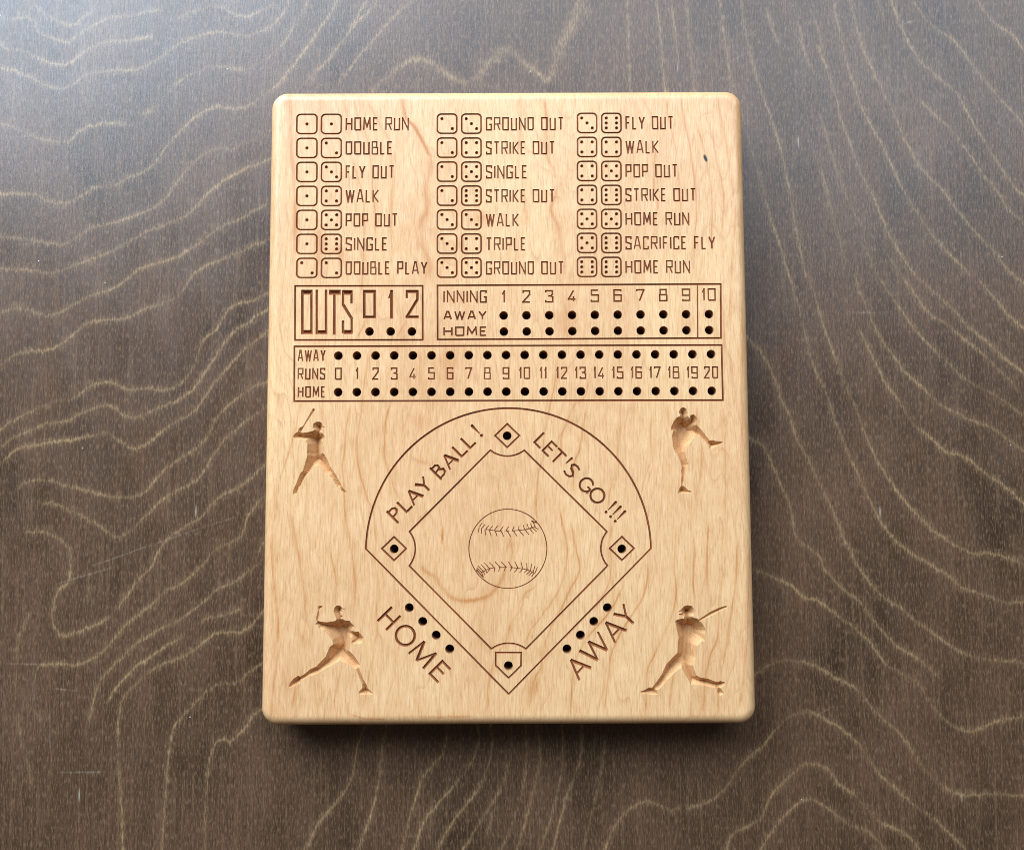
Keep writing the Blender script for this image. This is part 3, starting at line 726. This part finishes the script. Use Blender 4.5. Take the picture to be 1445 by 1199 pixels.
pid = part('lettering'); o, an = (560.4, 737.4), 45.0
for ch, a, b in (('P',1,12),('L',20,31),('A',34,51.7),('Y',55,71.2),('B',86.5,98.5),('A',104.8,122),('L',129.2,141),('L',146.2,157),('!',169.8,171)):
    hletter(ch, a, b, o, an, 20.2, 3.5, pid)
pid = part('lettering'); o, an = (752.6, 624.3), -45.0
for ch, a, b in (('L',1,12.5),('E',17.4,29.3),('T',30.3,47.0),("'",53.2,54),('S',59.5,72.5),('!',140.9,142),('!',150,151),('!',159,160)):
    hletter(ch, a, b, o, an, 20.4, 3.2, pid)
hring((94.8, 10.2), 9.0, 9.6, o, an, 3.1, pid, 45, 335)
O, e, u = hring((116.3, 10.4), 9.8, 9.8, o, an, 3.2, pid)
seg(O + e * 103.2 + u * 1.5, O + e * 103.2 + u * 9.6, 3, 3, pid); seg(O + e * 97.5 + u * 9.6, O + e * 104 + u * 9.6, 2.6, 2.6, pid)
pid = part('lettering'); o, an = (533, 876.1), -45.6
hletter('H', 0, 17, o, an, 27.5, 3.8, pid)
hring((41.2, 13.6), 13.0, 13.0, o, an, 3.8, pid)
O = U(o)[0]; e = np.array([math.cos(math.radians(an)), math.sin(math.radians(an))]); u = np.array([-e[1], e[0]])
for a0, h0, a1, h1, w in ((62,0,65.4,27,2.7),(65.4,27,76.6,1.0,3.6),(76.6,1,88.4,27.4,2.6),(88.4,27.4,90.6,0,3.4)):
    seg(O + e * a0 + u * h0, O + e * a1 + u * h1, w + .45, w + .45, pid, .3, .3)
hletter('E', 102.2, 118.8, o, an, 27.5, 3.8, pid)
pid = part('lettering'); o, an = (817.7, 959.2), 45.5
O = U(o)[0]; e = np.array([math.cos(math.radians(an)), math.sin(math.radians(an))]); u = np.array([-e[1], e[0]])
for a0, h0, a1, h1, w in ((0,0,11.2,27.6,2.6),(11.2,27.6,22.9,0,3.9),(5,9,18.5,9,2.4),
                          (29,27.6,37.4,.8,3.9),(37.4,.8,46.2,27.3,2.6),(46.2,27.3,56.1,.6,3.9),(56.1,.6,65,27.3,2.6),
                          (71.1,0,81.9,28.2,2.6),(81.9,28.2,93.9,0,3.9),(76,9,89.6,9,2.4),
                          (98,28.4,107.6,13.6,3.9),(117.4,28.2,107.6,13.6,2.7),(107.6,14,107.9,0,3.5)):
    seg(O + e * a0 + u * h0, O + e * a1 + u * h1, w + .45, w + .45, pid, .3, .3)

# ---- the ball
pid = part('ball_emblem')
bo = (640, 700, 7.993)
cb = crop([(613,152),(613,1028),(178,590),(1049,590)], *bo); cc = U([(716.7, 773.8)])[0]
pts = [cc + np.array([54.4 * math.cos(t), 54.8 * math.sin(t)]) for t in np.linspace(0, 2 * math.pi, 140, endpoint=False)]
poly(pts, 1.35, pid, closed=True, rnd=True)
sid = part('seam_stitching', parent=pid)
st = [(365,370,395,330),(405,380,440,335),(460,385,495,335),(525,390,560,340),(590,390,622,342),(665,385,685,340),(735,380,738,335),(800,375,787,325),(845,365,832,315),(885,355,868,305),(920,335,890,285),(320,358,355,318),(297,340,322,300),(910,300,935,280),(905,290,940,300),
 (405,382,425,450),(470,392,492,450),(540,397,568,455),(610,395,645,455),(680,395,715,450),(745,390,790,445),(810,380,848,432),(860,367,903,415),(890,357,935,395),(915,345,955,375),(355,382,362,440),(315,362,315,420),(290,352,278,405),
 (525,800,470,740),(595,800,540,740),(660,800,620,740),(725,805,692,740),(780,815,762,745),(830,822,825,755),(870,832,880,765),(900,848,918,785),(925,855,945,800),(460,805,405,745),(405,815,350,750),(365,825,310,768),(330,840,275,785),(312,856,262,805),
 (520,805,508,850),(465,815,458,855),(410,822,380,858),(585,805,570,845),(660,805,635,845),(725,810,688,855),(780,820,745,860),(830,830,795,865),(865,845,825,880),(885,860,850,890),(905,870,880,905),(365,830,375,870),(337,845,350,885),(317,860,335,905),
 (365,372,405,380),(405,380,470,388),(470,390,540,393),(590,390,625,392),(665,390,730,384),(745,382,800,378),(800,378,860,364),(860,362,915,340),
 (320,855,405,815),(405,815,470,806),(510,803,600,801),(640,803,690,806),(690,806,780,818),(780,818,830,826),(830,828,885,850),(885,850,920,868)]
for a in st:
    p = U(crop(a, *bo)); seg(p[0], p[1], 1.35, .95, sid, rnd=True)
seg(*U(crop((885,280,940,300), *bo)), 2.0, 1.6, sid, rnd=True); seg(*U(crop((262,830,335,915), *bo)), 2.0, 1.4, pid, rnd=True)

# ---- the four carved players
def player(name, label, pts, ox, oy, sc, ripple=None):
    P = U(crop(pts, ox, oy, sc)); P = P
    polygon(P, part(name, label, mat=MAT_CARVE), 1.9, 22.0, ripple)
player('batter_carving', 'carved batter waiting with bat raised behind the head', (
 185,345,213,333,225,318,330,132,346,128,358,148,235,330,222,355,200,400,212,405,270,398,330,383,350,370,330,345,335,305,360,283,395,277,425,285,440,310,445,332,467,338,467,346,440,352,440,375,425,395,430,405,450,420,465,445,462,470,445,500,440,560,440,630,465,655,500,715,530,790,565,840,600,890,630,950,650,985,665,1020,700,1060,713,1082,690,1092,655,1060,635,1022,610,1012,590,985,560,930,520,880,490,865,430,812,385,778,350,785,300,850,250,905,215,970,200,1010,175,1030,165,1060,152,1100,112,1102,105,1085,115,1030,140,985,165,920,190,860,220,830,245,740,270,660,262,630,268,600,270,530,250,490,190,480,120,468,110,440,130,410,165,390,168,365), 400, 560, 7.99,
 ripple=lambda X, Y: np.where(Y < U((440, 640))[0, 1], .28 * np.sin((Y + .35 * X) * 1.75), 0))
player('pitcher_carving', 'carved pitcher winding up with the front leg kicked high', (
 300,180,310,150,330,122,365,117,392,140,405,180,405,215,425,238,432,205,468,196,497,220,511,255,508,292,500,312,520,335,560,375,610,440,650,490,680,485,720,497,760,500,800,503,795,522,760,547,700,572,645,590,643,548,600,502,540,450,490,432,470,465,440,515,400,562,388,590,378,620,388,690,410,760,397,805,382,870,368,940,352,1000,378,1022,410,1050,448,1062,446,1080,400,1086,320,1091,290,1086,305,1038,328,1000,328,940,334,880,328,840,335,790,318,720,288,650,255,605,245,580,235,520,225,440,238,385,215,372,215,340,245,275,275,235,318,212,310,190), 920, 560, 7.99)
player('pitcher_carving', 'carved pitcher throwing in a long stride with one arm back', (
 425,130,440,116,478,114,481,133,460,150,447,168,441,220,433,285,470,295,530,300,590,290,625,285,640,265,620,220,604,182,610,145,635,115,665,109,690,123,706,144,741,146,739,157,702,166,712,185,692,197,692,220,712,240,702,262,740,283,785,284,806,310,840,345,846,358,826,370,816,398,842,404,886,404,906,430,942,468,942,490,930,532,880,547,820,542,805,527,820,500,802,480,790,560,782,622,830,670,880,740,907,785,892,812,911,870,940,940,984,1020,992,1046,1052,1100,1051,1112,1000,1117,900,1112,887,1099,890,1084,931,1040,926,1000,900,940,860,832,820,815,740,762,670,737,625,760,540,808,470,850,420,880,330,907,240,962,230,987,180,1012,108,1040,97,1030,110,988,150,940,206,900,225,912,270,888,340,830,410,798,460,745,515,690,543,620,560,580,600,550,590,500,545,440,490,390,440,370,427,342,400,325,415,300,408,250,428,165,424,142), 395, 840, 7.99)
player('batter_carving', 'carved batter at the end of a swing with bat over the shoulder', (
 575,150,600,120,640,107,690,117,715,155,723,190,716,222,692,238,705,250,740,254,765,270,900,180,1000,135,1072,114,1092,122,1086,138,1010,175,900,232,787,290,825,340,848,390,846,412,836,440,838,515,800,515,770,545,748,570,742,640,736,700,716,750,702,790,716,830,742,900,790,924,870,935,940,963,985,972,1010,961,1062,975,1066,995,1040,1025,1010,1040,1058,1108,1012,1128,984,1116,974,1062,955,1042,880,1027,780,1007,680,1002,640,932,606,870,573,812,540,832,480,882,420,942,370,1002,322,1056,288,1062,314,1120,240,1117,115,1097,106,1083,170,1055,205,1033,243,1035,300,960,350,888,384,810,405,770,470,700,526,645,530,560,540,470,520,380,508,310,503,288,520,273,577,258,602,262,600,242,548,222,540,204,575,200,573,186,542,190,538,178,556,168), 890, 840, 7.99)

# ------------------------------------------------------------------ turn the field into meshes
root = bpy.data.objects.new('dice_baseball_board', None); C.objects.link(root)
root.empty_display_size = .02
root.location = (BCX * S, BCY * S, 0)
root['label'] = 'light cherry wood baseball dice game board with engraved score tracks, peg holes and players'
root['category'] = 'game board'

XV = np.broadcast_to(gx[None], SD.shape).copy(); YV = np.broadcast_to(gy[:, None], SD.shape).copy()
def snap(F):
    global XV, YV
    gyv, gxv = np.gradient(F, HY, HX)
    n2 = gxv ** 2 + gyv ** 2
    m = (np.abs(F) < .5 * H) & (n2 > .2)
    m[0] = m[-1] = False; m[:, 0] = m[:, -1] = False
    XV[m] -= (F * gxv / np.maximum(n2, .2))[m]; YV[m] -= (F * gyv / np.maximum(n2, .2))[m]
    return m
mS = snap(SD); mH = snap(HSD)
moved = mS | mH
SDc = np.where(mS, 0, SD)
ZV = -np.where(SDc < 0, DEP, 0).astype(np.float32)
HSc = np.where(mH, 0, HSD)
def cells(a):
    return (a[:-1, :-1] + a[1:, :-1] + a[:-1, 1:] + a[1:, 1:]) / 4
cS, cH = cells(SDc), cells(HSc)
inH = cH < 0
zmin = np.minimum(np.minimum(ZV[:-1, :-1], ZV[1:, :-1]), np.minimum(ZV[:-1, 1:], ZV[1:, 1:]))
inS = (zmin < 0) & ~inH
# the part of an engraved cell: the part of its deepest corner
corner = np.stack([ZV[:-1, :-1], ZV[1:, :-1], ZV[:-1, 1:], ZV[1:, 1:]]); am = corner.argmin(0)
pc = np.stack([PID[:-1, :-1], PID[1:, :-1], PID[:-1, 1:], PID[1:, 1:]])
cp = np.take_along_axis(pc, am[None], 0)[0]
IDX = np.arange(NX * NY).reshape(NY, NX)
allv = np.stack([(XV.ravel() - BCX) * S, (YV.ravel() - BCY) * S, T + ZV.ravel() * S], 1)
def quads(J, I, n=1):
    return np.stack([IDX[J, I], IDX[J, I + n], IDX[J + n, I + n], IDX[J + n, I]], 1)
def sub(q):
    u, inv = np.unique(q, return_inverse=True)
    return allv[u], inv.reshape(q.shape), u
flatcell = ~inS & ~inH
mv4 = moved | (ZV < 0)
K = 2
bj, bi = (NY - 1) // K, (NX - 1) // K
fb = flatcell.reshape(bj, K, bi, K).all((1, 3))
mvb = np.zeros((bj, bi), bool)
for a in range(K + 1):
    for c in range(K + 1):
        mvb |= mv4[a:a + K * (bj - 1) + 1:K, c:c + K * (bi - 1) + 1:K]
fb &= ~mvb
J, I = np.nonzero(fb); qb = quads(J * K, I * K, K)
single = flatcell & ~np.repeat(np.repeat(fb, K, 0), K, 1)
J, I = np.nonzero(single); qs = quads(J, I)
tv, tq, tu = sub(np.vstack([qb, qs]))
tfig = board_fig(XV.ravel()[tu], YV.ravel()[tu])

# edge round-over, sides and underside as rings round the top
def ring(inset, z):
    r = RC - inset
    x0, x1, y0, y1 = BX0 + RC, BX1 - RC, BY0 + RC, BY1 - RC
    pts = []
    na = 14
    def line(a, b):
        n = int(np.hypot(b[0] - a[0], b[1] - a[1]) / 2.4)
        t = np.linspace(0, 1, n, endpoint=False)[1:, None]
        return np.array(a)[None] * (1 - t) + np.array(b)[None] * t
    cs = [(x1, y1, 0), (x0, y1, 90), (x0, y0, 180), (x1, y0, 270)]
    for k, (cx, cy, a0) in enumerate(cs):
        t = np.radians(a0 + np.linspace(0, 90, na))
        pts.append(np.stack([cx + r * np.cos(t), cy + r * np.sin(t)], 1))
        nx_, ny_, a1 = cs[(k + 1) % 4]
        e = math.radians(a0 + 90); s_ = (cx + r * math.cos(e), cy + r * math.sin(e)); f_ = (nx_ + r * math.cos(e), ny_ + r * math.sin(e))
        base0, base1 = (cx, cy), (nx_, ny_)
        n = int(np.hypot(base1[0] - base0[0], base1[1] - base0[1]) / 2.4)
        tt = np.linspace(0, 1, n, endpoint=False)[1:, None]
        pts.append(np.array(s_)[None] * (1 - tt) + np.array(f_)[None] * tt)
    p = np.vstack(pts)
    return np.column_stack([p, np.full(len(p), z)])
TZ = T / S
prof = [(RC, TZ), (RC - 2.3, TZ), (RC - 4.6, TZ), (RC - 6.8, TZ), (RF, TZ)]
for a in np.linspace(0, 90, 15)[1:]:
    prof.append((RF - RF * math.sin(math.radians(a)), TZ - RF + RF * math.cos(math.radians(a))))
for z in np.linspace(TZ - RF, 4.5, 12)[1:]: prof.append((0, z))
RB = 4.5                                 # the lower edge is only eased
for a in np.linspace(0, 90, 7)[1:]:
    prof.append((RB - RB * math.cos(math.radians(a)), RB - RB * math.sin(math.radians(a))))
rv = [ring(i, z) for i, z in prof]; nr = len(rv[0])
V = np.vstack(rv)
rq = []
for k in range(len(rv) - 1):
    a = k * nr + np.arange(nr); b = k * nr + (np.arange(nr) + 1) % nr
    rq.append(np.stack([a, a + nr, b + nr, b], 1))
rq = np.vstack(rq)
rfig = board_fig(V[:, 0], V[:, 1])
Vm = np.stack([(V[:, 0] - BCX) * S, (V[:, 1] - BCY) * S, V[:, 2] * S], 1)
bv = np.vstack([tv, Vm]); off = len(tv)
bottom = (off + (len(rv) - 1) * nr + np.arange(nr))[::-1][None]
body = make_obj('board_body', bv, [np.vstack([tq, rq + off]), bottom], MAT_CHERRY, root, np.concatenate([tfig, rfig]))
sm = np.zeros(len(body.data.polygons), bool); sm[len(tq):len(tq) + len(rq)] = True
body.data.polygons.foreach_set('use_smooth', sm)

J, I = np.nonzero(inS); pk = cp[J, I]; order = np.argsort(pk, kind='stable'); J, I, pk = J[order], I[order], pk[order]
bounds = np.searchsorted(pk, np.arange(len(parts) + 1))
made = {}
for k, p in enumerate(parts):
    a, b = bounds[k], bounds[k + 1]
    if a == b:
        print('empty part', k, p['name']); continue
    v, q, u = sub(quads(J[a:b], I[a:b]))
    par = root if p['parent'] is None else made.get(p['parent'], root)
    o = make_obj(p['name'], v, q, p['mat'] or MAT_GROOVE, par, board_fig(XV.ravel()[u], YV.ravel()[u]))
    if p['label']: o['label'] = p['label']
    made[k] = o

# peg holes: a small chamfer, a wall and a floor each
def hole_mesh(r):
    n = 48; t = np.linspace(0, 2 * math.pi, n, endpoint=False)
    rings = [(r + .03, -.01), (r - .35, -.45), (r - .35, -38.0)]
    v = np.vstack([np.stack([rr * np.cos(t) * S, rr * np.sin(t) * S, np.full(n, z * S)], 1) for rr, z in rings])
    a = np.arange(n); b = (a + 1) % n
    q = np.vstack([np.stack([k * n + a, k * n + b, (k + 1) * n + b, (k + 1) * n + a], 1) for k in range(2)])
    return v, [q, (2 * n + np.arange(n))[None]]
hv, hq = hole_mesh(6.25)
first = None
for c, r, label in holes:
    loc = ((c[0] - BCX) * S, (c[1] - BCY) * S, T)
    if first is None:
        first = make_obj('peg_hole', hv, hq, MAT_HOLE, root, loc=loc); first.data.polygons.foreach_set('use_smooth', np.ones(len(first.data.polygons), bool))
    else:
        o = first.copy(); C.objects.link(o); o.parent = root; o.location = loc
print('parts', len(parts), 'holes', len(holes), 'body faces', len(body.data.polygons), 'cut faces', int(inS.sum()))
